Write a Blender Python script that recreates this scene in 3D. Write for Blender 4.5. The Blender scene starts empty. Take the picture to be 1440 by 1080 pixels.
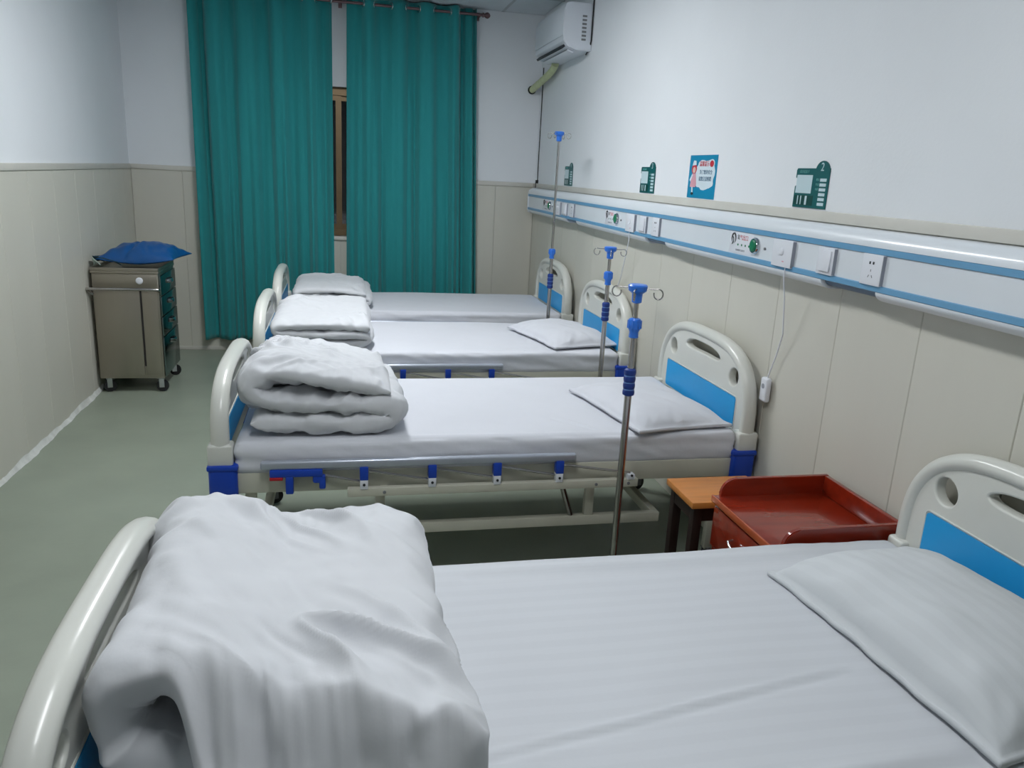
import bpy, bmesh, math, random
from mathutils import Vector, Matrix, noise
PI = math.pi
SC = bpy.context.scene
COL = SC.collection

# ------------------------------------------------------------------ camera
cam = bpy.data.cameras.new('camera')
cam.sensor_fit = 'HORIZONTAL'; cam.sensor_width = 36.0
cam.lens = 1093.2927 / 1440 * 36.0
cam.clip_start = 0.02
camo = bpy.data.objects.new('camera', cam); COL.objects.link(camo)
_r = Vector((0.97676569, -0.20849092, 0.04960162)); _u = Vector((0.00777935, 0.26578885, 0.96399988)); _f = Vector((0.21416878, 0.94121614, -0.26123535))
camo.matrix_world = Matrix(((_r.x, _u.x, -_f.x, 0), (_r.y, _u.y, -_f.y, 0), (_r.z, _u.z, -_f.z, 1.55), (0, 0, 0, 1)))
SC.camera = camo

# ------------------------------------------------------------------ world, view, lights
w = bpy.data.worlds.new('night'); SC.world = w; w.use_nodes = True
w.node_tree.nodes['Background'].inputs[0].default_value = (0.010, 0.012, 0.020, 1)
w.node_tree.nodes['Background'].inputs[1].default_value = 1.0
SC.view_settings.view_transform = 'Standard'; SC.view_settings.look = 'None'
SC.view_settings.gamma = 1; SC.view_settings.use_curve_mapping = False
SC.view_settings.exposure = 0.0
LIGHTS = [(0.05, 4.10, 47.0), (0.05, 1.30, 25.0)]      # x, y, emission strength of the ceiling panels; the second is added fill
LIGHT_COL = (0.955, 0.98, 1.0)

# ------------------------------------------------------------------ measures
XL, XR, YB, YF, HC, HW = -1.597, 1.6505, 6.75, -1.9, 2.81, 1.477

# ------------------------------------------------------------------ materials
def lin(c):
    return tuple(((v/255)/12.92 if v/255 <= 0.04045 else ((v/255+0.055)/1.055)**2.4) for v in c) + (1,)
def mat(name, rgb, rough=0.6, metal=0.0, var=0.04, scale=6.0, bump=0.0, bscale=60.0, spec=0.5, coat=0.0, stretch=(1, 1, 1), emis=None, trans=0.0, sheen=0.0):
    m = bpy.data.materials.new(name); m.use_nodes = True
    nt = m.node_tree; N = nt.nodes; L = nt.links; b = N['Principled BSDF']
    tc = N.new('ShaderNodeTexCoord'); mp = N.new('ShaderNodeMapping'); mp.inputs['Scale'].default_value = stretch
    L.new(tc.outputs['Object'], mp.inputs[0])
    n = N.new('ShaderNodeTexNoise'); n.inputs['Scale'].default_value = scale; n.inputs['Detail'].default_value = 5
    L.new(mp.outputs[0], n.inputs['Vector'])
    r = N.new('ShaderNodeValToRGB'); c = lin(rgb)
    r.color_ramp.elements[0].position = 0.3; r.color_ramp.elements[1].position = 0.7
    r.color_ramp.elements[0].color = tuple(max(0, v*(1-var)) for v in c[:3]) + (1,)
    r.color_ramp.elements[1].color = tuple(min(1, v*(1+var)) for v in c[:3]) + (1,)
    L.new(n.outputs['Fac'], r.inputs[0]); L.new(r.outputs[0], b.inputs['Base Color'])
    b.inputs['Roughness'].default_value = rough; b.inputs['Metallic'].default_value = metal
    b.inputs['Specular IOR Level'].default_value = spec; b.inputs['Coat Weight'].default_value = coat
    b.inputs['Transmission Weight'].default_value = trans; b.inputs['Sheen Weight'].default_value = sheen
    if emis:
        b.inputs['Emission Color'].default_value = tuple(emis[0]) + (1,); b.inputs['Emission Strength'].default_value = emis[1]
    if bump:
        n2 = N.new('ShaderNodeTexNoise'); n2.inputs['Scale'].default_value = bscale; n2.inputs['Detail'].default_value = 4
        L.new(mp.outputs[0], n2.inputs['Vector'])
        bp = N.new('ShaderNodeBump'); bp.inputs['Strength'].default_value = bump; bp.inputs['Distance'].default_value = 0.01
        L.new(n2.outputs['Fac'], bp.inputs['Height']); L.new(bp.outputs[0], b.inputs['Normal'])
    return m
def add_stripes(m, axis, width, amt, rotz=0):
    """woven satin stripes: alternate bands of the cloth differ a little in sheen and tone"""
    nt = m.node_tree; N = nt.nodes; L = nt.links; b = N['Principled BSDF']
    src = b.inputs['Base Color'].links[0].from_socket
    tc = N.new('ShaderNodeTexCoord'); mp = N.new('ShaderNodeMapping'); L.new(tc.outputs['Object'], mp.inputs[0])
    mp.inputs['Rotation'].default_value = (0, 0, rotz)
    wv = N.new('ShaderNodeTexWave'); wv.bands_direction = axis; wv.inputs['Scale'].default_value = 2*PI/20/width/ (1)
    wv.inputs['Distortion'].default_value = 0.6; wv.inputs['Detail'].default_value = 1; wv.inputs['Detail Scale'].default_value = 0.6
    L.new(mp.outputs[0], wv.inputs['Vector'])
    mr = N.new('ShaderNodeMapRange'); mr.inputs['From Min'].default_value = .35; mr.inputs['From Max'].default_value = .65
    mr.inputs['To Min'].default_value = 1-amt; mr.inputs['To Max'].default_value = 1.0
    L.new(wv.outputs['Fac'], mr.inputs[0])
    mx = N.new('ShaderNodeMix'); mx.data_type = 'RGBA'; mx.blend_type = 'MULTIPLY'; mx.inputs[0].default_value = 1
    L.new(src, mx.inputs['A']); L.new(mr.outputs[0], mx.inputs['B']); L.new(mx.outputs['Result'], b.inputs['Base Color'])
    return m

M = {}
M['wall'] = mat('painted_plaster', (228, 232, 236), 0.75, var=0.025, scale=1.6, bump=0.05, bscale=90)
M['wains'] = mat('pvc_wainscot', (205, 203, 192), 0.42, var=0.03, scale=2.5, stretch=(1, 1, .25), bump=0.03, bscale=25)
M['wains_back'] = mat('wainscot_backing', (120, 114, 106), 0.8)
M['cap'] = mat('wainscot_cap', (206, 204, 196), 0.45, var=0.04)
M['caulk'] = mat('white_caulk', (214, 216, 212), 0.8, var=0.15, scale=14, bump=.5, bscale=40)
M['ceil'] = mat('ceiling_tile', (205, 212, 218), 0.85, var=0.03, bump=.2, bscale=120)
M['grid'] = mat('ceiling_grid', (170, 176, 182), 0.5)
M['floor'] = mat('vinyl_floor', (146, 155, 140), 0.38, var=0.07, scale=3.2, bump=0.03, bscale=40)
M['white'] = mat('white_cotton', (211, 213, 220), 0.85, var=0.02, scale=5, bump=0.12, bscale=28, sheen=.15)
M['quilt'] = mat('quilt_cotton', (206, 208, 212), 0.88, var=0.02, scale=5, bump=0.25, bscale=16, sheen=.15)
M['sheet1'] = add_stripes(mat('striped_sheet', (205, 208, 213), 0.75, var=0.015, scale=4, bump=0.06, bscale=20, sheen=.1), 'Y', .045, .028)
M['pillow1'] = add_stripes(mat('striped_pillowcase', (206, 210, 213), 0.75, var=0.015, scale=4, bump=0.10, bscale=24, sheen=.1), 'X', .034, .035, .0)
M['mattress'] = mat('mattress_ticking', (190, 192, 198), 0.85)
M['abs'] = mat('cream_abs', (214, 215, 208), 0.28, var=0.02, spec=.5, coat=.15)
M['abs_blue'] = mat('blue_abs_panel', (36, 158, 222), 0.35, var=0.03)
M['corner_blue'] = mat('blue_plastic', (22, 66, 176), 0.35, var=0.05)
M['hub_blue'] = mat('bright_blue_plastic', (48, 118, 220), 0.3, var=0.05)
M['grip_blue'] = mat('navy_grip', (18, 52, 130), 0.5, var=0.05)
M['grip_line'] = mat('grip_line', (90, 130, 190), 0.5)
M['frame'] = mat('cream_steel', (198, 197, 182), 0.4, var=0.04, scale=9)
M['alu'] = mat('anodised_aluminium', (186, 192, 204), 0.32, metal=0.55, var=0.03)
M['steel'] = mat('stainless_tube', (175, 172, 170), 0.22, metal=1.0, var=0.05)
M['cart'] = mat('brushed_stainless', (165, 158, 146), 0.38, metal=0.9, var=0.10, scale=4, stretch=(1, 1, .3))
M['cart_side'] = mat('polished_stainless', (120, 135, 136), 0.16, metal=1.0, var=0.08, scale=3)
M['cart_dark'] = mat('cart_shadow_gap', (40, 38, 38), 0.6)
M['black'] = mat('black_rubber', (28, 28, 30), 0.6)
M['grey_plastic'] = mat('grey_plastic', (120, 122, 125), 0.5)
M['red'] = mat('red_plastic', (176, 30, 40), 0.45)
M['dark_red'] = mat('maroon_castor', (95, 28, 34), 0.5)
M['curtain'] = mat('teal_curtain', (30, 140, 142), 0.85, var=0.08, scale=3, stretch=(1, 1, .15), bump=.15, bscale=90, sheen=.25)
M['rod'] = mat('curtain_rod', (120, 96, 98), 0.3, metal=.8)
M['brass'] = mat('champagne_aluminium', (122, 102, 74), 0.4, metal=.5, var=.08)
M['glass'] = mat('night_glass', (12, 14, 18), 0.04, spec=.6, coat=.3)
M['ac'] = mat('white_ac_plastic', (214, 219, 226), 0.35, var=0.02)
M['ac_dark'] = mat('ac_slot', (38, 42, 48), 0.6)
M['hose'] = mat('pipe_wrap', (196, 204, 160), 0.6, var=.08, scale=30)
M['hose_grey'] = mat('pipe_wrap_pale', (186, 190, 178), 0.6, var=.08, scale=30)
M['rail_white'] = mat('rail_white', (222, 228, 234), 0.32, var=0.01, coat=.3)
M['rail_blue'] = mat('rail_blue_strip', (104, 158, 196), 0.35, var=0.03)
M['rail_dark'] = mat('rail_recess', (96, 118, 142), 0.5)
M['plate'] = mat('socket_plate', (226, 229, 236), 0.3, var=.01)
M['plate_grey'] = mat('plate_side', (150, 154, 164), 0.5)
M['green'] = mat('oxygen_green', (16, 122, 84), 0.35)
M['chrome'] = mat('chrome', (200, 202, 205), 0.12, metal=1)
M['sign_green'] = mat('sign_green', (8, 90, 92), 0.4, var=.06)
M['sign_dark'] = mat('sign_dark_green', (4, 66, 62), 0.4)
M['sign_pale'] = mat('sign_window', (196, 216, 222), 0.35)
M['sign_text'] = mat('sign_text', (110, 176, 172), 0.5)
M['poster'] = mat('poster_blue', (14, 136, 178), 0.4, var=.05)
M['poster_white'] = mat('poster_white', (212, 226, 234), 0.45)
M['poster_red'] = mat('poster_red', (196, 44, 60), 0.45)
M['poster_pink'] = mat('poster_pink', (216, 160, 172), 0.45)
M['poster_ink'] = mat('poster_ink', (70, 110, 140), 0.45)
M['skin'] = mat('poster_skin', (226, 190, 178), 0.45)
M['wood_red'] = mat('red_lacquered_wood', (134, 38, 18), 0.22, var=.16, scale=5, stretch=(1, 6, 6), coat=.5)
M['wood_lit'] = mat('lit_wood_edge', (178, 82, 44), 0.2, var=.10, scale=5, stretch=(1, 6, 6), coat=.5)  # lighter copy of the red wood, light on the edge put into its colour
M['wood_orange'] = mat('orange_wood', (198, 128, 62), 0.35, var=.14, scale=5, stretch=(1, 8, 8), coat=.2)
M['wood_dark'] = mat('dark_wood', (34, 20, 16), 0.5, var=.15, scale=6)
M['bag'] = mat('blue_nylon', (12, 78, 140), 0.35, var=.08, scale=5, bump=.3, bscale=14)
M['cloth_dark'] = mat('dark_teal_cloth', (18, 52, 66), 0.7, var=.1)
M['cloth_pale'] = mat('pale_lining', (176, 192, 184), 0.7, var=.05)
M['ink'] = mat('black_ink', (36, 38, 44), 0.5)
M['led'] = mat('lamp_diffuser', (240, 245, 255), 0.5)

def add_rumple(m, scale, strength, dist, stretch):
    # creased-cloth relief: ridged, warped noise under the fine weave bump
    nt = m.node_tree; N = nt.nodes; L = nt.links; b = N['Principled BSDF']
    prev = b.inputs['Normal'].links[0].from_node
    tc = N.new('ShaderNodeTexCoord'); mp = N.new('ShaderNodeMapping'); mp.inputs['Scale'].default_value = stretch; mp.inputs['Rotation'].default_value = (0, 0, .5)
    L.new(tc.outputs['Object'], mp.inputs[0])
    n = N.new('ShaderNodeTexNoise'); n.noise_type = 'RIDGED_MULTIFRACTAL'; n.inputs['Scale'].default_value = scale; n.inputs['Detail'].default_value = 2
    n.inputs['Distortion'].default_value = .7; n.inputs['Roughness'].default_value = .45
    L.new(mp.outputs[0], n.inputs['Vector'])
    bp = N.new('ShaderNodeBump'); bp.inputs['Strength'].default_value = strength; bp.inputs['Distance'].default_value = dist
    L.new(n.outputs['Fac'], bp.inputs['Height']); L.new(bp.outputs[0], prev.inputs['Normal'])
add_rumple(M['quilt'], 6.0, .7, .030, (1, .5, 1))
add_rumple(M['white'], 3.0, .25, .006, (.5, 1, 1))
add_rumple(M['pillow1'], 3.0, .3, .008, (1, .6, 1))
add_rumple(M['sheet1'], 1.8, .25, .006, (.5, 1, 1))
# ------------------------------------------------------------------ builders
def link(o, parent=None):
    COL.objects.link(o)
    if parent: o.parent = parent
    return o
def tag(o, label=None, cat=None, group=None, kind=None):
    if label: o['label'] = label
    if cat: o['category'] = cat
    if group: o['group'] = group
    if kind: o['kind'] = kind
    return o
def thing(name, label, cat, loc=(0, 0, 0), rz=0, group=None):
    o = bpy.data.objects.new(name, None); o.empty_display_size = .05
    o.location = loc; o.rotation_euler = (0, 0, rz); link(o)
    return tag(o, label, cat, group)
def done(name, bm, m, parent=None, smooth=35, recalc=True):
    if recalc: bmesh.ops.recalc_face_normals(bm, faces=bm.faces)
    me = bpy.data.meshes.new(name); bm.to_mesh(me); bm.free()
    for mm in (m if isinstance(m, (list, tuple)) else [m]): me.materials.append(M[mm])
    if smooth:
        for p in me.polygons: p.use_smooth = True
        try: me.set_sharp_from_angle(angle=math.radians(smooth))
        except Exception: pass
    o = bpy.data.objects.new(name, me)
    return link(o, parent)
def copy_tree(o, parent=None):
    c = o.copy(); COL.objects.link(c)
    c.parent = parent
    for ch in list(o.children): copy_tree(ch, c)
    return c
def box(bm, x0, x1, y0, y1, z0, z1, bev=0.0, seg=2, mi=0, rot=None, about=None):
    g = bmesh.ops.create_cube(bm, size=1.0)['verts']
    for v in g: v.co = Vector((x0+(v.co.x+.5)*(x1-x0), y0+(v.co.y+.5)*(y1-y0), z0+(v.co.z+.5)*(z1-z0)))
    fs = {f for v in g for f in v.link_faces}
    if bev:
        es = list({e for v in g for e in v.link_edges})
        r = bmesh.ops.bevel(bm, geom=es, offset=bev, segments=seg, affect='EDGES', profile=.5)
        fs = set(r['faces']) | {f for f in fs if f.is_valid}
        vs = {v for f in fs for v in f.verts}
    else: vs = set(g)
    for f in fs: f.material_index = mi
    if rot is not None:
        bmesh.ops.transform(bm, matrix=Matrix.Translation(about) @ rot @ Matrix.Translation(-Vector(about)), verts=list(vs))
    return vs
def tube(bm, pts, r, seg=10, mi=0, r2=None, up=None, caps=True, closed=False):
    """sweep a circle/ellipse (r in-plane, r2 along `up`) along pts; r may be a list"""
    pts = [Vector(p) for p in pts]; n = len(pts); rings = []
    prev = None
    for i, p in enumerate(pts):
        if closed: t = (pts[(i+1) % n]-pts[i-1]).normalized()
        else: t = (pts[min(i+1, n-1)]-pts[max(i-1, 0)]).normalized()
        if up is not None: b = Vector(up); a = t.cross(b).normalized(); b = a.cross(t).normalized()
        else:
            if prev is None: prev = Vector((0, 0, 1)) if abs(t.z) < .9 else Vector((1, 0, 0))
            a = t.cross(prev).normalized(); b = a.cross(t).normalized(); prev = b
        rr = r[i] if isinstance(r, (list, tuple)) else r
        rb = (r2 if r2 is not None else rr)
        rings.append([bm.verts.new(p + a*rr*math.cos(2*PI*k/seg) + b*rb*math.sin(2*PI*k/seg)) for k in range(seg)])
    m = n if closed else n-1
    for i in range(m):
        A, B = rings[i], rings[(i+1) % n]
        for k in range(seg):
            f = bm.faces.new((A[k], A[(k+1) % seg], B[(k+1) % seg], B[k])); f.material_index = mi
    if caps and not closed:
        for R in (rings[0], rings[-1]):
            f = bm.faces.new(R); f.material_index = mi
    return rings
def cyl(bm, p0, p1, r, seg=14, mi=0): return tube(bm, [p0, p1], r, seg, mi)
def lathe(bm, c, prof, seg=20, mi=0, axis='Z'):
    """prof = [(r, h)]"""
    rings = []
    for r, h in prof:
        R = []
        for k in range(seg):
            a = 2*PI*k/seg; u, v = max(r, 1e-4)*math.cos(a), max(r, 1e-4)*math.sin(a)
            R.append(bm.verts.new(Vector(c) + (Vector((u, v, h)) if axis == 'Z' else Vector((h, u, v)) if axis == 'X' else Vector((u, h, v)))))
        rings.append(R)
    for A, B in zip(rings, rings[1:]):
        for k in range(seg):
            f = bm.faces.new((A[k], A[(k+1) % seg], B[(k+1) % seg], B[k])); f.material_index = mi
    for R in (rings[0], rings[-1]):
        f = bm.faces.new(R); f.material_index = mi
def poly(bm, pts, fn, t, mi=0):
    """extrude 2-D outline pts (a, b) by t; fn maps (a, b, c) to a point"""
    A = [bm.verts.new(fn(a, b, 0)) for a, b in pts]; B = [bm.verts.new(fn(a, b, t)) for a, b in pts]
    for R in (A, B):
        f = bm.faces.new(R); f.material_index = mi
    n = len(pts)
    for i in range(n):
        f = bm.faces.new((A[i], A[(i+1) % n], B[(i+1) % n], B[i])); f.material_index = mi
def from_curve(name, splines, extrude, bevel, m, parent, mtx):
    cu = bpy.data.curves.new(name, 'CURVE'); cu.dimensions = '2D'; cu.fill_mode = 'BOTH'
    cu.extrude = extrude; cu.bevel_depth = bevel; cu.bevel_resolution = 2
    for pts in splines:
        s = cu.splines.new('POLY'); s.points.add(len(pts)-1); s.use_cyclic_u = True
        for p, (a, b) in zip(s.points, pts): p.co = (a, b, 0, 1)
    t = bpy.data.objects.new(name, cu); COL.objects.link(t)
    me = bpy.data.meshes.new_from_object(t.evaluated_get(bpy.context.evaluated_depsgraph_get()))
    bpy.data.objects.remove(t); bpy.data.curves.remove(cu)
    me.name = name; me.transform(mtx)
    me.materials.clear(); me.materials.append(M[m])
    for p in me.polygons: p.use_smooth = True
    me.set_sharp_from_angle(angle=math.radians(40))
    return link(bpy.data.objects.new(name, me), parent)
def text(name, s, size, m, parent, loc, mtx, ext=.0004):
    cu = bpy.data.curves.new(name, 'FONT'); cu.body = s; cu.size = size; cu.extrude = ext
    cu.align_x = 'CENTER'; cu.align_y = 'CENTER'
    t = bpy.data.objects.new(name, cu); COL.objects.link(t)
    me = bpy.data.meshes.new_from_object(t.evaluated_get(bpy.context.evaluated_depsgraph_get()))
    bpy.data.objects.remove(t); bpy.data.curves.remove(cu)
    me.name = name; me.transform(Matrix.Translation(loc) @ mtx); me.materials.clear(); me.materials.append(M[m])
    return link(bpy.data.objects.new(name, me), parent)
# a wall-facing frame for flat things on the right wall: a runs towards the camera (-Y), b up, c out of the wall (-X)
RW = Matrix(((0, 0, -1, 0), (-1, 0, 0, 0), (0, 1, 0, 0), (0, 0, 0, 1)))
def nz(x, y, z, s=0): return noise.noise(Vector((x+s*7.31, y+s*3.17, z-s*5.7)))
def ss(a, b, x):
    t = max(0., min(1., (x-a)/(b-a))); return t*t*(3-2*t)

def rounded_grid_box(bm, lo, hi, r, n, disp=None):
    """closed box whose six faces are grids, corners rounded with radius r"""
    vd = {}
    def V(i, j, k):
        key = (i, j, k)
        if key not in vd:
            P = []
            for q, a in enumerate(key):
                t = a/n[q]
                P.append(lo[q]+(hi[q]-lo[q])*t)
            P = Vector(P); I = Vector([min(max(P[q], lo[q]+r), hi[q]-r) for q in range(3)])
            d = P-I
            if d.length > 1e-9: P = I+d.normalized()*min(r, max(abs(d.x), abs(d.y), abs(d.z)))
            nn = d.normalized() if d.length > 1e-9 else Vector((0, 0, 0))
            if disp: P = disp(P, nn)
            vd[key] = bm.verts.new(P)
        return vd[key]
    nx, ny, nzz = n
    for i in range(nx):
        for j in range(ny):
            for k in (0, nzz): bm.faces.new((V(i, j, k), V(i+1, j, k), V(i+1, j+1, k), V(i, j+1, k)))
    for i in range(nx):
        for k in range(nzz):
            for j in (0, ny): bm.faces.new((V(i, j, k), V(i+1, j, k), V(i+1, j, k+1), V(i, j, k+1)))
    for j in range(ny):
        for k in range(nzz):
            for i in (0, nx): bm.faces.new((V(i, j, k), V(i, j+1, k), V(i, j+1, k+1), V(i, j, k+1)))

# ------------------------------------------------------------------ room shell
def slab(name, x0, x1, y0, y1, z0, z1, m, parent=None):
    bm = bmesh.new(); box(bm, x0, x1, y0, y1, z0, z1)
    o = done(name, bm, m, parent, smooth=0)
    if not parent: tag(o, kind='structure')
    return o
slab('floor', XL-.2, XR+.2, YF-.2, YB+.3, -.12, 0, 'floor')
ceiling = slab('ceiling', XL-.2, XR+.2, YF-.2, YB+.3, HC+.03, HC+.15, 'ceil')
wall_left = slab('wall_left', XL-.2, XL, YF-.2, YB+.3, 0, HC+.03, 'wall')
wall_right = slab('wall_right', XR, XR+.2, YF-.2, YB+.3, 0, HC+.03, 'wall')
slab('wall_front', XL, XR, YF-.2, YF, 0, HC+.03, 'wall')
WX0, WX1, WZ0, WZ1 = -.80, .80, .972, 2.147
bm = bmesh.new()
box(bm, XL, WX0, YB, YB+.25, 0, HC+.03); box(bm, WX1, XR, YB, YB+.25, 0, HC+.03)
box(bm, WX0, WX1, YB, YB+.25, 0, WZ0); box(bm, WX0, WX1, YB, YB+.25, WZ1, HC+.03)
wall_back = tag(done('wall_back', bm, 'wall', smooth=0), kind='structure')

# wainscot panels, each one a piece of its wall
PT = .010
def panel_mesh(wd, h):
    bm = bmesh.new(); box(bm, 0, PT, .0005, wd-.0005, 0, h, bev=.0022, seg=1)
    bmesh.ops.recalc_face_normals(bm, faces=bm.faces)
    me = bpy.data.meshes.new('wainscot_panel'); bm.to_mesh(me); bm.free(); me.materials.append(M['wains']); return me
CAPH = .036
pm = panel_mesh(.385, HW-CAPH)
def put(me, parent, loc, rz):
    o = bpy.data.objects.new('wainscot_panel', me); o.location = loc; o.rotation_euler = (0, 0, rz); link(o, parent); return o
y = 1.531 - .385*8
while y < YB-.02:
    wd = min(.385, YB-y)
    put(pm if wd > .384 else panel_mesh(wd, HW-CAPH), wall_right, (XR-PT, y, 0), 0)
    put(pm if wd > .384 else panel_mesh(wd, HW-CAPH), wall_left, (XL, y, 0), 0)
    y += .385
x = XL+PT+.002
def back_panel(x0, x1, h, z0=0):
    me = panel_mesh(x1-x0, h); o = put(me, wall_back, (x0, YB, z0), -PI/2); o.rotation_euler = (0, 0, -PI/2); return o
edges = [XL+PT+.001, XL+.385, WX0, -.40, 0.0, .40, WX1, 1.30, XR-PT-.001]
for a, b in zip(edges, edges[1:]):
    under = a >= WX0-1e-3 and b <= WX1+1e-3
    back_panel(a, b, (WZ0-.03) if under else HW-CAPH)
def cap(name, x0, x1, y0, y1, z0=HW-CAPH, z1=HW):
    bm = bmesh.new(); box(bm, x0, x1, y0, y1, z0, z1, bev=.003); return tag(done(name, bm, 'cap'), kind='structure')
cap('trim_1', XL, XL+.018, YF+.001, YB-.001)
cap('trim_2', XR-.018, XR, YF+.001, YB-.001)
cap('trim_3', XL+.018, WX0, YB-.018, YB); cap('trim_4', WX1, XR-.018, YB-.018, YB)
cap('trim_5', WX0-.02, WX1+.02, YB-.03, YB+.05, WZ0-.03, WZ0)
# ragged caulk line at the foot of the walls
def caulk(name, x, sgn, y0, y1, seed):
    bm = bmesh.new(); n = 240; A = []
    for i in range(n+1):
        yy = y0+(y1-y0)*i/n
        ww = .016+.011*nz(yy*5, 0, 0, seed)+.006*nz(yy*25, 0, 0, seed); hh = .030+.016*nz(yy*4, 3, 0, seed)+.008*nz(yy*22, 3, 0, seed)
        A.append([bm.verts.new((x, yy, 0.0005)), bm.verts.new((x+sgn*ww, yy, .001)), bm.verts.new((x+sgn*.006, yy, hh*.5)), bm.verts.new((x, yy, hh))])
    for P, Q in zip(A, A[1:]):
        for k in range(3): bm.faces.new((P[k], Q[k], Q[k+1], P[k+1]))
    return tag(done(name, bm, 'caulk', smooth=60), kind='structure')
caulk('baseboard_left', XL+PT, 1, YF+.01, YB-.02, 1)
bm = bmesh.new(); box(bm, XL+PT, XR-PT, YB-PT-.006, YB-PT, 0, .03, bev=.002)
tag(done('baseboard_back', bm, 'cap'), kind='structure')

# suspended ceiling: every tile a piece
tx = [XL, -1.10, -.50, .10, .70, 1.30, XR]
ty = []; y = YB
while y > YF+.01: ty.append(y); y -= .6
ty.append(YF); ty = ty[::-1]
tile_cache = {}
LSLOT = []
for lx, ly, _ in LIGHTS: LSLOT.append((lx, ly))
for a, b in zip(tx, tx[1:]):
    for c, d in zip(ty, ty[1:]):
        key = (round(b-a, 3), round(d-c, 3))
        if key not in tile_cache:
            bm = bmesh.new(); box(bm, .004, b-a-.004, .004, d-c-.004, 0, .03, bev=.004, seg=1)
            bmesh.ops.recalc_face_normals(bm, faces=bm.faces)
            me = bpy.data.meshes.new('ceiling_tile'); bm.to_mesh(me); bm.free(); me.materials.append(M['ceil']); tile_cache[key] = me
        o = bpy.data.objects.new('ceiling_tile', tile_cache[key]); o.location = (a, c, HC); link(o, ceiling)
bm = bmesh.new()
for a in tx[1:-1]: box(bm, a-.011, a+.011, YF, YB, HC-.002, HC+.002)
for c in ty[1:-1]: box(bm, XL, XR, c-.011, c+.011, HC-.0022, HC+.0018)
gr = done('ceiling_grid', bm, 'grid', ceiling, smooth=0)

# ceiling lights: the far one is the main fixture, the near one added as fill
for i, (lx, ly, st) in enumerate(LIGHTS):
    m = bpy.data.materials.new('lit_diffuser'); m.use_nodes = True
    b = m.node_tree.nodes['Principled BSDF']; b.inputs['Emission Color'].default_value = LIGHT_COL+(1,); b.inputs['Emission Strength'].default_value = st
    M['lit'] = m
    t = thing('ceiling_light', 'long white ceiling light over the far beds' if i == 0 else 'added fill light over the nearest bed, built as a long white ceiling light', 'lamp', (lx, ly, HC-.002))
    bm = bmesh.new(); box(bm, -.16, .16, -.62, .62, -.045, -.003, bev=.006); done('housing', bm, 'ac', t)
    bm = bmesh.new(); box(bm, -.135, .135, -.59, .59, -.052, -.0455, bev=.003); done('diffuser', bm, 'lit', t)

# ------------------------------------------------------------------ window
win = bpy.data.objects.new('window_1', None); win.location = (0, YB+.06, 0); link(win); tag(win, kind='structure')
def wbox(name, x0, x1, z0, z1, m, y0=0, y1=.06, bev=.003):
    bm = bmesh.new(); box(bm, x0, x1, y0, y1, z0, z1, bev=bev); return done(name, bm, m, win)
bm = bmesh.new()
box(bm, WX0, WX1, 0, .07, WZ1-.06, WZ1); box(bm, WX0, WX1, 0, .07, WZ0, WZ0+.05)
box(bm, WX0, WX0+.05, 0, .07, WZ0+.05, WZ1-.06); box(bm, WX1-.05, WX1, 0, .07, WZ0+.05, WZ1-.06)
done('window_frame', bm, 'brass', win)
for s in (-1, 1):
    bm = bmesh.new()
    a, b = (WX0+.05, .016) if s < 0 else (-.030, WX1-.05)
    yy = (.012, .032) if s < 0 else (.036, .056)
    za, zb = WZ0+.05, WZ1-.06
    box(bm, a, b, yy[0], yy[1], za, za+.045); box(bm, a, b, yy[0], yy[1], zb-.04, zb)
    box(bm, a, a+.046, yy[0], yy[1], za+.045, zb-.04); box(bm, b-.046, b, yy[0], yy[1], za+.045, zb-.04)
    sh = done('window_sash', bm, 'brass', win)
    bm = bmesh.new(); box(bm, a+.046, b-.046, (yy[0]+yy[1])/2-.002, (yy[0]+yy[1])/2+.002, za+.045, zb-.04); done('pane', bm, 'glass', sh)
# added unseen slab just outside the window, blocks light to keep the night dark
slab('outside_light_block', -2.2, 2.2, YB+1.2, YB+1.35, -.1, 3.2, 'wains_back')

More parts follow.
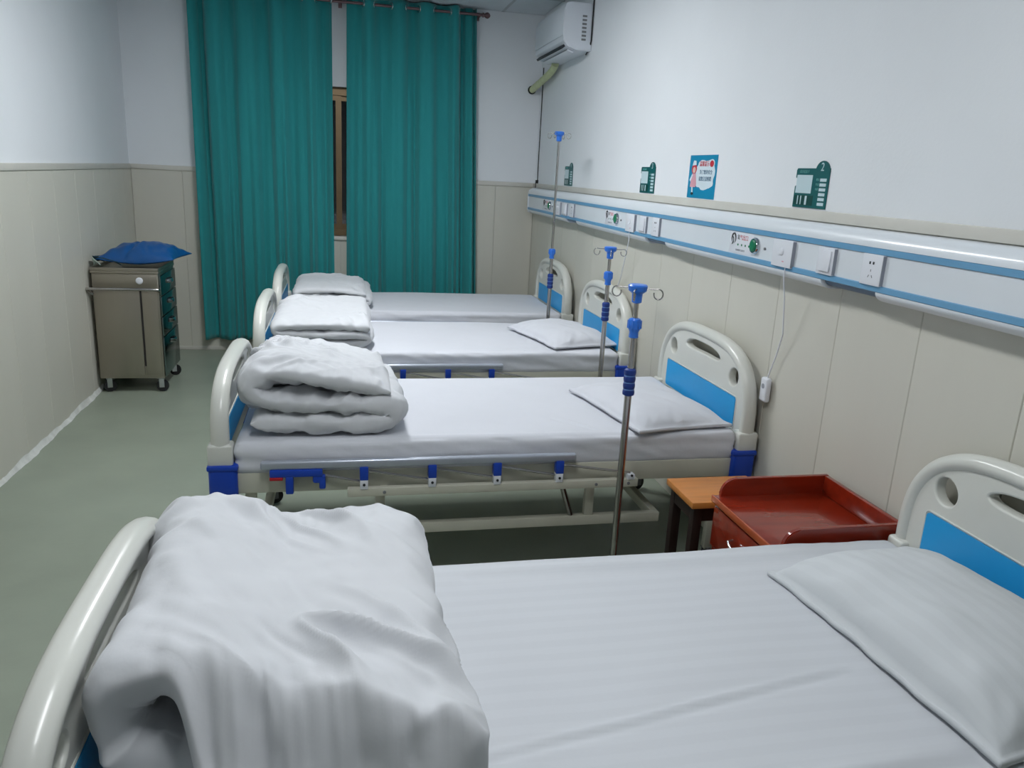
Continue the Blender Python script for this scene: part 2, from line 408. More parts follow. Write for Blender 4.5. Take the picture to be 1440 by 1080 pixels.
# ------------------------------------------------------------------ curtains
YC = YB-.10; ROD_Z = 2.752
def curtain(name, x0t, x1t, x0b, x1b, folds, amp, seed, label, deep=None, zb=.105):
    t = thing(name, label, 'curtain', ((x0t+x1t)/2, YC, 0))
    cx = (x0t+x1t)/2
    nu, nv = 260, 60
    def P(u, v):
        z = zb+(HC-.012-zb)*v
        a = x0b+(x0t-x0b)*v; b = x1b+(x1t-x1b)*v
        ph = u + .012*math.sin(3.1*u*2*PI+seed)+.02*nz(u*3, v*.6, 0, seed)*(1-v)
        x = a+(b-a)*u + .006*nz(u*9, v*2, 1, seed)*(1-v)
        wv = math.sin(ph*folds*2*PI+seed*0)
        wv = math.copysign(abs(wv)**.85, wv)*(.45+.55*v)
        am = amp*(1-.28*(1-v)*(.5+nz(u*4, v*.8, 2, seed)))
        y = am*wv + (1-v)*(.020*math.sin(ph*folds*2*2*PI*1.37+2+seed)+.026*nz(u*26, v*.6, 4, seed)+.034*nz(u*8, v*.9, 6, seed))+.010*nz(u*30, v*.5, 11, seed)*(.4+.6*(1-v))
        if deep:
            for (dc, dw, dd) in deep:
                y += dd*math.exp(-((u-dc)/dw)**2)
        z += .006*nz(u*8, 0, 9, seed)*(1-v)
        return Vector((x-cx, min(y, .072), z))
    bm = bmesh.new(); G = [[bm.verts.new(P(i/nu, j/nv)) for j in range(nv+1)] for i in range(nu+1)]
    for i in range(nu):
        for j in range(nv): bm.faces.new((G[i][j], G[i+1][j], G[i+1][j+1], G[i][j+1]))
    o = done('fabric', bm, 'curtain', t, smooth=0)
    for p in o.data.polygons: p.use_smooth = True
    so = o.modifiers.new('thick', 'SOLIDIFY'); so.thickness = .0025
    # metal eyelets where cloth crosses the rod
    k = 0
    vr = (ROD_Z-zb)/(HC-.012-zb)
    for i in range(nu):
        a, b = P(i/nu, vr), P((i+1)/nu, vr)
        if a.y*b.y < 0:
            bm = bmesh.new(); d = (b-a); d.z = 0; d.normalize()
            c = a+(b-a)*(abs(a.y)/(abs(a.y)+abs(b.y)))
            s = Vector((0, 0, 1)); ring = []
            pts = [c + d*.024*math.cos(q*2*PI/18) + s*.024*math.sin(q*2*PI/18) for q in range(18)]
            tube(bm, pts, .004, 6, closed=True); done('eyelet', bm, 'chrome', t)
    return t
curtain('curtain', -1.10, -.052, -1.085, -.050, 4.5, .040, 1.3, 'wide teal curtain left of the window gap, by the steel cart', deep=[(.085, .020, .10), (.03, .02, -.02)])
curtain('curtain', .060, 1.075, .045, 1.165, 4.5, .040, 2.9, 'teal curtain right of the window gap, behind the farthest bed', deep=[(.885, .02, .09), (.985, .012, .08)], zb=.11)
t = thing('curtain_rod', 'dark metal curtain rod with bulb end above the teal curtains', 'curtain rod', (0, YC, ROD_Z))
bm = bmesh.new(); cyl(bm, (-1.16, 0, 0), (1.115, 0, 0), .011, 14); done('rod', bm, 'rod', t)
for s, x in ((1, 1.115), (-1, -1.16)):
    bm = bmesh.new(); lathe(bm, (x, 0, 0), [(.006, 0), (.019, s*.004), (.019, s*.012), (.012, s*.018), (.022, s*.034), (.024, s*.046), (.016, s*.060), (.001, s*.068)], 16, axis='X'); done('finial', bm, 'rod', t)
for x in (.012, 1.095, -1.13):
    bm = bmesh.new(); tube(bm, [(x, .096, .0), (x, .02, 0), (x, .0, -.016)], .006, 8); box(bm, x-.014, x+.014, .092, .0985, -.03, .03, bev=.002)
    done('bracket', bm, 'rod', t)

# ------------------------------------------------------------------ air conditioner, pipe and cables
t = thing('air_conditioner', 'white wall air conditioner high in the far right corner', 'air conditioner', (XR, 5.38, 2.365))
bm = bmesh.new()
prof = [(0, .0), (-.10, -.002), (-.165, .02), (-.195, .055), (-.20, .11), (-.198, .25), (-.185, .283), (-.16, .292), (0, .292)]
poly(bm, prof, lambda a, b, c: Vector((a, c, b)), .79)
bmesh.ops.bevel(bm, geom=[e for e in bm.edges if abs(e.verts[0].co.y-e.verts[1].co.y) < 1e-5], offset=.006, segments=2, affect='EDGES')
done('casing', bm, 'ac', t)
bm = bmesh.new(); box(bm, -.2035, -.199, .012, .778, .085, .245, bev=.002); done('front_panel', bm, 'ac', t)
bm = bmesh.new(); box(bm, -.2015, -.150, .05, .74, .018, .034, bev=.002, rot=Matrix.Rotation(math.radians(-40), 4, 'Y'), about=(-.18, .4, .030))
done('air_slot', bm, 'ac_dark', t)
bm = bmesh.new(); box(bm, -.150, -.105, .06, .73, -.006, .004, bev=.002, rot=Matrix.Rotation(math.radians(18), 4, 'Y'), about=(-.13, .4, .0))
done('louvre', bm, 'ac', t)
bm = bmesh.new()
for k in range(7): box(bm, -.075, -.045, -.003, .002, .06+k*.024, .072+k*.024)
done('side_grille', bm, 'grey_plastic', t)
t = thing('insulated_pipe', 'pale yellow wrapped pipe bending from the air conditioner into the wall', 'pipe', (XR-.08, 6.1, 2.36))
pts = []
P0, P1, P2, P3 = Vector((.02, -.02, .0)), Vector((.03, .06, -.05)), Vector((0.03, .26, -.06)), Vector((0.0, .638, -.135))
for i in range(25):
    q = i/24; pts.append((1-q)**3*P0+3*(1-q)**2*q*P1+3*(1-q)*q*q*P2+q**3*P3)
bm = bmesh.new(); tube(bm, pts, [.027+.0012*math.sin(i*2.3) for i in range(25)], 14); done('wrapping', bm, 'hose', t)
bm = bmesh.new(); lathe(bm, (0, .612, -.132), [(.031, 0), (.034, .004), (.034, .014), (.031, .018)], 18, axis='Y'); done('end_collar', bm, 'black', t)
bm = bmesh.new(); tube(bm, [p+Vector((.02, 0, .032)) for p in pts[3:22]], .009, 10); done('thin_pipe', bm, 'hose_grey', t)
bm = bmesh.new()
tube(bm, [(XR-.006, 5.372, 2.80), (XR-.008, 5.372, 2.55), (XR-.008, 5.372, 2.43), (XR-.010, 5.392, 2.385), (XR-.012, 5.46, 2.352)], .005, 8)
tag(done('power_cord', bm, 'black'), 'black power cord beside the near end of the air conditioner', 'cord')
bm = bmesh.new(); tube(bm, [(XR-.004, 6.66, 2.40), (XR-.004, 6.66, 2.0), (XR-.004, 6.665, 1.6), (XR-.004, 6.66, 1.50)], .004, 8)
box(bm, XR-.022, XR-.0185, 6.645, 6.66, 1.40, 1.505); box(bm, XR-.0195, XR, 6.645, 6.665, 1.478, 1.505)
tag(done('wall_cable', bm, 'black'), 'thin black cable running down the far right corner', 'cable')

# ------------------------------------------------------------------ bedhead rail on the right wall
R0, R1 = .30, 6.60
RAILX = XR-PT
t = thing('bedhead_rail', 'long white wall rail with blue stripes above the headboards', 'wall rail', (RAILX, 0, 0))
NOTCH = [(2.034, 2.313), (3.629, 3.896), (5.16, 5.43), (.50, .78)]
def rail_strip(name, prof, m, y0=R0, y1=R1, back=0.0):
    bm = bmesh.new(); pts = list(prof)+[(back, prof[-1][1]), (back, prof[0][1])]
    poly(bm, pts, lambda a, b, c: Vector((a, y0+c, b)), y1-y0); return done(name, bm, m, t, smooth=50)
arc = lambda cx, cz, rx, rz, a0, a1, n: [(cx-rx*math.cos(math.radians(a0+(a1-a0)*i/n)), cz+rz*math.sin(math.radians(a0+(a1-a0)*i/n))) for i in range(n+1)]
rail_strip('top_cover', arc(-.035, 1.390, .045, .048, 90, 0, 10)[::1], 'rail_white')
rail_strip('stripe', [(-.078, 1.390), (-.081, 1.388), (-.081, 1.372), (-.078, 1.370)], 'rail_blue')
rail_strip('face_panel', [(-.076, 1.370), (-.076, 1.281)], 'rail_white')
rail_strip('stripe', [(-.078, 1.281), (-.081, 1.279), (-.081, 1.263), (-.078, 1.261)], 'rail_blue')
ys = [R0]
for a, b in sorted(NOTCH): ys += [a, b]
ys.append(R1)
for a, b in zip(ys[::2], ys[1::2]):
    rail_strip('bottom_cover', arc(-.035, 1.261, .045, .030, 0, -90, 8), 'rail_white', a, b)
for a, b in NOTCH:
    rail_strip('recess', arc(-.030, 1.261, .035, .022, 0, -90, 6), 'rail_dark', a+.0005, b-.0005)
bm = bmesh.new(); poly(bm, [(0, 1.228), (-.04, 1.228), (-.075, 1.24), (-.083, 1.265), (-.083, 1.386), (-.075, 1.42), (-.04, 1.441), (0, 1.441)], lambda a, b, c: Vector((a, R1+c, b)), .012)
done('end_cap', bm, 'rail_white', t, smooth=50)
FX = RAILX-.0762      # face of the rail panel
def plate(name, label, yc, wd, ht, z, th, cat, kind):
    t = thing(name, label, cat, (FX, yc, z))
    bm = bmesh.new(); box(bm, -th, 0, -wd/2, wd/2, -ht/2, ht/2, bev=.002); done('plate', bm, 'plate', t)
    bm = bmesh.new(); box(bm, -th*.9, -.0002, -wd/2-.0015, -wd/2+.001, -ht/2+.003, ht/2-.003); done('plate_edge', bm, 'plate_grey', t)
    if kind == 'switch':
        bm = bmesh.new(); box(bm, -th-.006, -th+.001, -wd*.38, wd*.38, -ht*.38, ht*.38, bev=.002, rot=Matrix.Rotation(math.radians(3), 4, 'Y'), about=(-th, 0, 0)); done('rocker', bm, 'plate', t)
    if kind == 'socket':
        bm = bmesh.new()
        for a in (-.008, .008): box(bm, -th-.0006, -th+.001, a-.0035, a+.0035, .016, .024, mi=0)
        done('round_slots', bm, 'ink', t)
        bm = bmesh.new()
        box(bm, -th-.0006, -th+.001, -.0012, .0012, -.006, .001)
        for a in (-1, 1): box(bm, -th-.0006, -th+.001, a*.008-.001, a*.008+.001, -.024, -.016, rot=Matrix.Rotation(a*.5, 4, 'X'), about=(-th, a*.008, -.02))
        done('flat_slots', bm, 'grey_plastic', t)
    if kind == 'call':
        bm = bmesh.new(); lathe(bm, (0, .0, .006), [(.013, -th+.0005), (.013, -th-.0025), (.010, -th-.004), (.001, -th-.004)], 16, axis='X'); done('call_button', bm, 'plate', t)
        bm = bmesh.new(); box(bm, -th-.0006, -th+.001, -.020, -.008, -.030, -.026); done('marking', bm, 'poster_pink', t)
        bm = bmesh.new(); box(bm, -th-.002, -th+.001, .012, .026, -.010, .004, bev=.001); done('speaker_slot', bm, 'plate', t)
    return t
def outlet_group(yb, who, sw, far=False):
    """oxygen outlet with its printed plate and green cap"""
    t = thing('oxygen_outlet', 'green-capped oxygen outlet with printed plate on the rail above '+who, 'gas outlet', (FX, yb, 1.327), group=None)
    bm = bmesh.new(); box(bm, -.0012, 0, .024, .212, -.041, .041, bev=.0005); done('printed_plate', bm, 'plate', t)
    # logo: an open heart
    bm = bmesh.new(); pts = []
    for i in range(22):
        a = math.radians(-60+i*300/21); pts.append((-.0018, .178+.016*math.cos(a), .014+.020*math.sin(a)))
    tube(bm, pts, [.0008+.0028*math.sin(PI*i/21) for i in range(22)], 6); 
    pts = [(-.0018, .190-.012*math.sin(q*PI/8), .006-.014*math.cos(q*PI/8)) for q in range(9)]
    tube(bm, pts, .0022, 6); done('logo', bm, 'ink', t)
    text('printing', '氧', .022, 'ink', t, (-.0013, .140, .020), RW)
    text('printing', '气出口', .022, 'poster_red', t, (-.0013, .096, .020), RW)
    bm = bmesh.new()
    bm.free()
    for k, a in enumerate((.140, .110, .080, .052)):
        bm = bmesh.new(); lathe(bm, (-.0012, a, -.008), [(.0045, .0005), (.0045, -.0008), (.001, -.0008)], 10, axis='X'); done('symbol', bm, 'green', t)
    text('printing', '请勿吸烟 注意安全', .009, 'plate_grey', t, (-.0013, .118, -.030), RW)
    bm = bmesh.new(); lathe(bm, (0, 0, 0), [(.031, .001), (.031, -.008), (.027, -.014), (.0235, -.014), (.0235, -.010)], 26, axis='X'); done('chrome_ring', bm, 'chrome', t)
    bm = bmesh.new(); lathe(bm, (0, 0, 0), [(.0228, -.002), (.0228, -.015), (.018, -.019), (.001, -.020)], 24, axis='X'); done('green_cap', bm, 'green', t)
    bm = bmesh.new(); lathe(bm, (0, -.071, -.004), [(.005, .001), (.005, -.005), (.001, -.006)], 12, axis='X'); done('indicator', bm, 'grey_plastic', t)
for who, yb, offs in (('the second bed from the camera', 2.765, (2.556, 2.295, 2.060)), ('the third bed from the camera', 4.358, (4.115, 3.93, 3.755)), ('the farthest bed', 5.879, (5.62, 5.43, 5.26))):
    outlet_group(yb, who, None)
    plate('call_plate', 'white nurse call plate on the rail above '+who, offs[0], .128, .096, 1.321, .014, 'call plate', 'call')
    plate('light_switch', 'square white rocker switch on the rail above '+who, offs[1], .088, .088, 1.324, .012, 'switch', 'switch')
    plate('wall_socket', 'white wall socket on the rail above '+who, offs[2], .092, .092, 1.325, .012, 'socket', 'socket')

# nurse call handsets hanging by their cords
def handset(y, top_z, ypts, label, hy, hz):
    t = thing('call_handset', label, 'call button', (XR-PT-.02, hy, hz))
    bm = bmesh.new(); ox, oy, oz = XR-PT-.02, hy, hz
    tube(bm, [(p[0]-ox, p[1]-oy, p[2]-oz) for p in ypts], .0026, 6); done('cord', bm, 'plate', t)
    bm = bmesh.new(); box(bm, -.012, .012, -.024, .024, -.055, .042, bev=.009, seg=3); done('handset', bm, 'plate', t)
    bm = bmesh.new(); lathe(bm, (-.0115, .0, .008), [(.010, .001), (.010, -.002), (.001, -.003)], 14, axis='X'); done('button', bm, 'plate_grey', t)
handset(2.5, 1.27, [(FX-.004, 2.535, 1.272), (FX-.004, 2.536, 1.235), (RAILX-.06, 2.545, 1.16), (RAILX-.03, 2.57, 1.02), (RAILX-.02, 2.61, .93), (RAILX-.02, 2.645, .84), (RAILX-.02, 2.652, .815)],
        'white nurse call handset hanging on its cord beside the second headboard', 2.652, .79)
handset(4.1, 1.27, [(FX-.004, 4.13, 1.272), (FX-.004, 4.131, 1.22), (RAILX-.05, 4.25, 1.1), (RAILX-.025, 4.36, .98), (RAILX-.02, 4.42, .92), (RAILX-.02, 4.43, .90)],
        'white call handset on a thin cord behind the third headboard', 4.43, .87)

# ------------------------------------------------------------------ bed number signs and poster
def bed_sign(yc, num, who, zb=1.483):
    t = thing('bed_sign', 'small green bed number sign '+who, 'sign', (XR, yc, zb))
    Wd, H = .205, .137
    def rc(x0, x1, y0, y1): return [(x0, y0), (x1, y0), (x1, y1), (x0, y1)]
    # outline with a half-round tab at the camera-side top
    cx, cr = Wd/2-.045, .042
    out = [(-Wd/2, 0), (-Wd/2+.0, 0), (Wd/2, 0), (Wd/2, H)]
    out = [(-Wd/2, 0), (Wd/2, 0), (Wd/2-.001, H)] + [(cx+cr*math.cos(math.radians(a)), H-.010+cr*.85*math.sin(math.radians(a))) for a in range(15, 166, 15)] + [(cx-cr-.002, H), (-Wd/2+.006, H), (-Wd/2, H-.006), (-Wd/2, .105), (-Wd/2+.012, .100), (-Wd/2+.012, .078), (-Wd/2, .073)]
    hole = []
    from_curve('board', [out], .0015, .0005, 'sign_green', t, Matrix.Translation((-.002, 0, 0)) @ RW)
    def pl(name, x0, x1, y0, y1, m, d=.0045):
        bm = bmesh.new(); poly(bm, rc(x0, x1, y0, y1), lambda a, b, c: Vector((-d+c, -a, b)), .0012); return done(name, bm, m, t, smooth=0)
    pl('card_window', -Wd/2+.008, -Wd/2+.107, .050, .114, 'sign_pale')
    pl('card_pocket', -Wd/2+.006, -Wd/2+.125, .008, .043, 'sign_dark')
    for k, a in enumerate((.027, .047, .076)): pl('card', -Wd/2+a, -Wd/2+a+(.006 if k < 2 else .012), .010, .041, 'sign_pale', .0052)
    for k in range(6): pl('name_slot', Wd/2-.050, Wd/2-.012, .010+k*.0165, .0205+k*.0165, 'sign_pale')
    text('number', num, .040, 'sign_pale', t, (-.0045, -cx, H+.004), RW)
    text('lettering', '床头信息卡', .012, 'sign_text', t, (-.0045, .050, .1255), RW)
    for k, s in enumerate(('姓名', '性别', '年龄')): text('lettering', s, .010, 'sign_text', t, (-.0045, -(Wd/2-.064), .098-k*.0165), RW)
bed_sign(2.585, '2', 'reading 2 above the second bed from the camera')
bed_sign(4.155, '3', 'above the third bed from the camera')
bed_sign(5.72, '4', 'above the farthest bed, near the corner')

t = thing('poster', 'blue notice poster with nurse drawing and red title on the right wall', 'poster', (XR, 3.485, 1.480))
PW, PH = .288, .196
bm = bmesh.new(); box(bm, -.0018, 0, -PW/2, PW/2, 0, PH); done('sheet', bm, 'poster', t, smooth=0)
def pshape(name, pts, m, d):
    bm = bmesh.new(); poly(bm, pts, lambda a, b, c: Vector((-d+c, -a, b)), .0006); return done(name, bm, m, t, smooth=0)
blob = []
for i in range(40):
    a = 2*PI*i/40; rr = 1+.05*math.sin(a*7)+.03*math.sin(a*11+1)
    ca, sa = math.cos(a), math.sin(a)
    blob.append((.030+.098*rr*math.copysign(abs(ca)**.7, ca), .108+.066*rr*math.copysign(abs(sa)**.7, sa)))
pshape('white_cloud', blob, 'poster_white', .0026)
circ = lambda cx, cy, rx, ry, n=18: [(cx+rx*math.cos(2*PI*i/n), cy+ry*math.sin(2*PI*i/n)) for i in range(n)]
pshape('red_badge', circ(.092, .158, .030, .019), 'poster_white', .0032)
pshape('red_badge', circ(.094, .157, .020, .0145), 'poster_red', .0038)
text('title', '温馨提示', .026, 'poster_red', t, (-.0030, -.018, .155), RW)
text('lettering', '为了您的安全', .022, 'poster_ink', t, (-.0030, -.040, .118), RW)
text('lettering', '请您注意防跌', .022, 'poster_ink', t, (-.0030, -.036, .088), RW)
# the drawn nurse: cap, hair, face, dress, legs
pshape('nurse_hair', circ(-.088, .133, .028, .022), 'poster_red', .0030)
pshape('nurse_cap', [(-.110, .148), (-.066, .152), (-.072, .170), (-.098, .172)], 'poster_white', .0036)
pshape('nurse_face', circ(-.086, .128, .016, .014), 'skin', .0037)
pshape('nurse_dress', [(-.104, .112), (-.066, .112), (-.050, .062), (-.060, .050), (-.118, .050), (-.112, .080)], 'poster_pink', .0034)
pshape('nurse_sleeve', [(-.104, .110), (-.094, .104), (-.118, .074), (-.128, .082)], 'poster_white', .0038)
pshape('nurse_legs', [(-.100, .050), (-.086, .050), (-.080, .020), (-.094, .018)], 'poster_white', .0034)
pshape('nurse_shoe', circ(-.088, .020, .014, .006), 'ink', .0038)

# ------------------------------------------------------------------ beds
BL = 2.07
def arch(n=44, hw=.45, inset=0.0, z0=.62, hz=.316):
    out = []
    a = hw-inset; h = hz-inset
    for i in range(n+1):
        th = PI*i/n
        c, s = math.cos(th), math.sin(th)
        out.append((.45-math.copysign(abs(c)**(2/3.3), c)*a, z0+h*abs(s)**(2/2.7)))
    return out
def rrect(x0, x1, z0, z1, r, n=5):
    out = []
    for cx, cz, a0 in ((x1-r, z0+r, -90), (x1-r, z1-r, 0), (x0+r, z1-r, 90), (x0+r, z0+r, 180)):
        for k in range(n+1):
            a = math.radians(a0+90*k/n); out.append((cx+r*math.cos(a), cz+r*math.sin(a)))
    return out
def oval(cx, cz, rx, rz, tilt=0, n=22):
    t = math.radians(tilt)
    return [(cx+rx*math.cos(a)*math.cos(t)-rz*math.sin(a)*math.sin(t), cz+rx*math.cos(a)*math.sin(t)+rz*math.sin(a)*math.cos(t)) for a in [2*PI*i/n for i in range(n)]]
def slot(n=22):
    """middle grip hole: a slot that follows the arch"""
    top = []; bot = []
    for i in range(n+1):
        u = -math.cos(PI*i/n); y = .45+.175*u
        cap_ = .028*max(0, 1-abs(u)**4)**.5
        zc = .846-.010*u*u
        top.append((y, zc+cap_)); bot.append((y, zc-cap_))
    return top+bot[::-1][1:-1]
def board(name, root, xc, k):
    """head or foot board; k squeezes the height above the corner blocks (the foot board is lower)"""
    t = bpy.data.objects.new(name, None); t.empty_display_size = .05; t.location = (xc, 0, 0); link(t, root)
    YZ = Matrix(((0, 0, 1, 0), (1, 0, 0, 0), (0, 1, 0, 0), (0, 0, 0, 1)))   # curve (a,b,c) -> (c, a, b)
    Z = lambda pts: [(a, .52+(b-.52)*k) for a, b in pts]
    outer = [(.045, .515)] + Z(arch(inset=.024)) + [(.855, .515)]
    from_curve('board_panel', [outer, Z(oval(.150, .792, .046, .042, -35)), Z(oval(.750, .792, .046, .042, 35)), Z(slot())], .012, .006, 'abs', t, YZ)
    pts = [(0, .026, .53)] + [(0, a, b) for a, b in Z(arch(n=56, inset=.024))] + [(0, .874, .53)]
    bm = bmesh.new(); tube(bm, pts, .024, 14, r2=.031, up=(1, 0, 0))
    done('rim', bm, 'abs', t)
    for y in (.030, .870):
        bm = bmesh.new(); box(bm, -.042, .042, y-.032, y+.032, .52, .60, bev=.010, seg=3); done('post_sleeve', bm, 'abs', t)
    for s in (-1, 1):
        bm = bmesh.new(); poly(bm, Z(rrect(.105, .795, .590, .716, .012)), lambda a, b, c: Vector((s*.018+s*c, a, b)), .004); done('colour_panel', bm, 'abs_blue', t)
        bm = bmesh.new(); tube(bm, [(s*.0185, a, b) for a, b in Z(rrect(.100, .800, .585, .721, .014))], .003, 6, closed=True); done('panel_trim', bm, 'abs', t)
    return t
def castor(bm, x, y, z, r=.032, mi_w=0, mi_f=1, turn=0.4):
    R = Matrix.Rotation(turn, 4, 'Z')
    P = lambda a, b, c: Vector((x, y, z)) + R @ Vector((a, b, c))
    rings = []
    for h, rr in ((-.011, r*.8), (-.011, r*.95), (-.007, r), (.007, r), (.011, r*.95), (.011, r*.8)):
        rings.append([bm.verts.new(P(.012+rr*math.cos(2*PI*k/18), h, -r+ r + rr*math.sin(2*PI*k/18)-0)) for k in range(18)])
    for A, B in zip(rings, rings[1:]):
        for k in range(18):
            f = bm.faces.new((A[k], A[(k+1) % 18], B[(k+1) % 18], B[k])); f.material_index = mi_w
    for Q in (rings[0], rings[-1]): bm.faces.new(Q).material_index = mi_w
    for h in (-.016, .016):
        box(bm, x-.010, x+.022, y+h-.002, y+h+.002, z-.010, z+r+.012, mi=mi_f, rot=R, about=(x, y, z))
    box(bm, x-.016, x+.024, y-.018, y+.018, z+r+.010, z+r+.016, mi=mi_f, rot=R, about=(x, y, z))
    cyl(bm, (x, y, z+r+.014), (x, y, z+r+.045), .008, 10, mi=mi_f)
def make_bed():
    root = thing('hospital_bed', 'x', 'bed')
    board('footboard', root, .041, .76)
    board('headboard', root, BL-.036, 1.0)
    for x in (.048, BL-.048):
        for y in (.032, .868):
            bm = bmesh.new(); box(bm, x-.048, x+.048, y-.040, y+.040, .405, .525, bev=.012, seg=3)
            box(bm, x-.052, x+.052, y-.044, y+.044, .508, .528, bev=.006, seg=2); done('corner_block', bm, 'corner_blue', root)
    for y in (.012, .858):
        bm = bmesh.new(); box(bm, .09, BL-.09, y, y+.030, .415, .492, bev=.004); done('side_rail', bm, 'frame', root)
    for x in (.09, BL-.12):
        bm = bmesh.new(); box(bm, x, x+.03, .042, .858, .42, .48, bev=.003); done('end_rail', bm, 'frame', root)
    bm = bmesh.new()
    for k in range(12): box(bm, .15+k*.15, .25+k*.15, .042, .858, .470, .482)
    done('bed_deck', bm, 'frame', root)
    for x in (.115, BL-.155):
        for y in (.030, .840):
            bm = bmesh.new(); box(bm, x, x+.038, y, y+.030, .085, .42, bev=.003); done('leg', bm, 'frame', root)
            bm = bmesh.new(); castor(bm, x+.019, y+.015, .040, .036); done('castor', bm, ['black', 'grey_plastic'], root)
    # lower frame
    bm = bmesh.new()
    for y in (.03, .838): box(bm, .153, 1.70, y, y+.030, .222, .262, bev=.003)
    for x in (.153, 1.67): box(bm, x, x+.03, .06, .838, .222, .262, bev=.003)
    done('lower_frame', bm, 'frame', root)
    for x in (.588, 1.40):
        for y in (.030, .838):
            bm = bmesh.new(); box(bm, x-.018, x+.018, y+.002, y+.028, .262, .416, bev=.002); done('upright', bm, 'frame', root)
    bm = bmesh.new(); cyl(bm, (1.28, .045, .41), (1.33, .045, .262), .011, 10); done('strut', bm, 'steel', root)
    bm = bmesh.new(); cyl(bm, (.08, .30, .355), (1.0, .30, .36), .012, 10); tube(bm, [(.08, .30, .355), (.03, .30, .355), (.03, .30, .31), (-.02, .30, .31)], .008, 8)
    done('crank', bm, 'steel', root)
    bm = bmesh.new(); cyl(bm, (.08, .60, .355), (1.2, .60, .36), .012, 10); tube(bm, [(.08, .60, .355), (.03, .60, .355), (.03, .60, .31), (-.02, .60, .31)], .008, 8)
    done('crank', bm, 'steel', root)
    # folding side guards, one each side, in the lowered position
    for s, y in ((1, -.018), (-1, .918)):
        g = bpy.data.objects.new('side_guard', None); g.location = (0, y, 0); g.empty_display_size = .05; link(g, root)
        bm = bmesh.new(); box(bm, .175, 1.315, -.013, .013, .514, .546, bev=.009, seg=3); done('top_bar', bm, 'alu', g)
        bm = bmesh.new(); box(bm, .470, 1.570, -.013, .013, .404, .436, bev=.003); done('bottom_bar', bm, 'frame', g)
        for x in (.60, 1.40, 1.53):
            bm = bmesh.new(); lathe(bm, (x, -s*.013, .420), [(.006, .001), (.006, -s*.003), (.002, -s*.004)], 10, axis='Y'); done('bolt', bm, 'grey_plastic', g)
        HX = [.528, .772, 1.013, 1.252]; BX = [.528, .772, 1.013, 1.252, 1.54]
        for x in HX:
            bm = bmesh.new(); box(bm, x-.015, x+.015, -.017, .017, .468, .518, bev=.003); done('hinge', bm, 'corner_blue', g)
        for x in BX:
            bm = bmesh.new(); box(bm, x-.014, x+.014, -.0165, .0165, .434, .469 if x < 1.5 else .455, bev=.002); lathe(bm, (x, -s*.0165, .452), [(.005, .001), (.005, -s*.003), (.001, -s*.003)], 8, axis='Y', mi=1)
            done('bracket', bm, ['plate', 'ink'], g)
        for a, b in zip([.33]+HX, BX):
            bm = bmesh.new(); cyl(bm, (a, s*.004, .500), (b, s*.004, .455), .005, 8); done('link_rod', bm, 'steel', g)
        bm = bmesh.new()
        box(bm, .205, .385, -.018, .016, .488, .516, bev=.006, seg=2)
        box(bm, .258, .285, -.018, .016, .425, .492, bev=.005, seg=2)
        box(bm, .350, .395, -.016, .014, .462, .492, bev=.008, seg=2)
        box(bm, .372, .395, -.016, .014, .440, .480, bev=.006, seg=2)
        done('latch', bm, 'corner_blue', g)
        bm = bmesh.new(); box(bm, .205, .250, -.0195, .012, .478, .490, bev=.003); done('release_button', bm, 'red', g)
        bm = bmesh.new()
        for x in (.60, 1.48): box(bm, x-.012, x+.012, .0 if s > 0 else -.032, .032 if s > 0 else 0, .41, .43)
        done('mount', bm, 'frame', g)
    # iv socket / cables slung under the deck
    bm = bmesh.new()
    for k in range(5):
        x = .80+k*.07; tube(bm, [(x, .10, .415), (x+.004, .08, .39), (x+.02, .09, .375), (x+.03, .12, .40)], .003, 6)
    done('under_cable', bm, 'black', root)
    return root
bed = make_bed()
BX0 = -.452
BEDS = [(.875, 'cream hospital bed in the foreground, nearest the camera'), (2.66, 'second bed from the camera, with lowered side guard fully in view'),
        (4.05, 'third bed from the camera, behind the tightly rolled quilt'), (5.27, 'farthest hospital bed, right in front of the teal curtains')]
beds = [bed]+[copy_tree(bed) for _ in BEDS[1:]]
for o, (y, lab) in zip(beds, BEDS):
    o.location = (BX0, y, 0); o['label'] = lab; o['group'] = 'row of hospital beds'

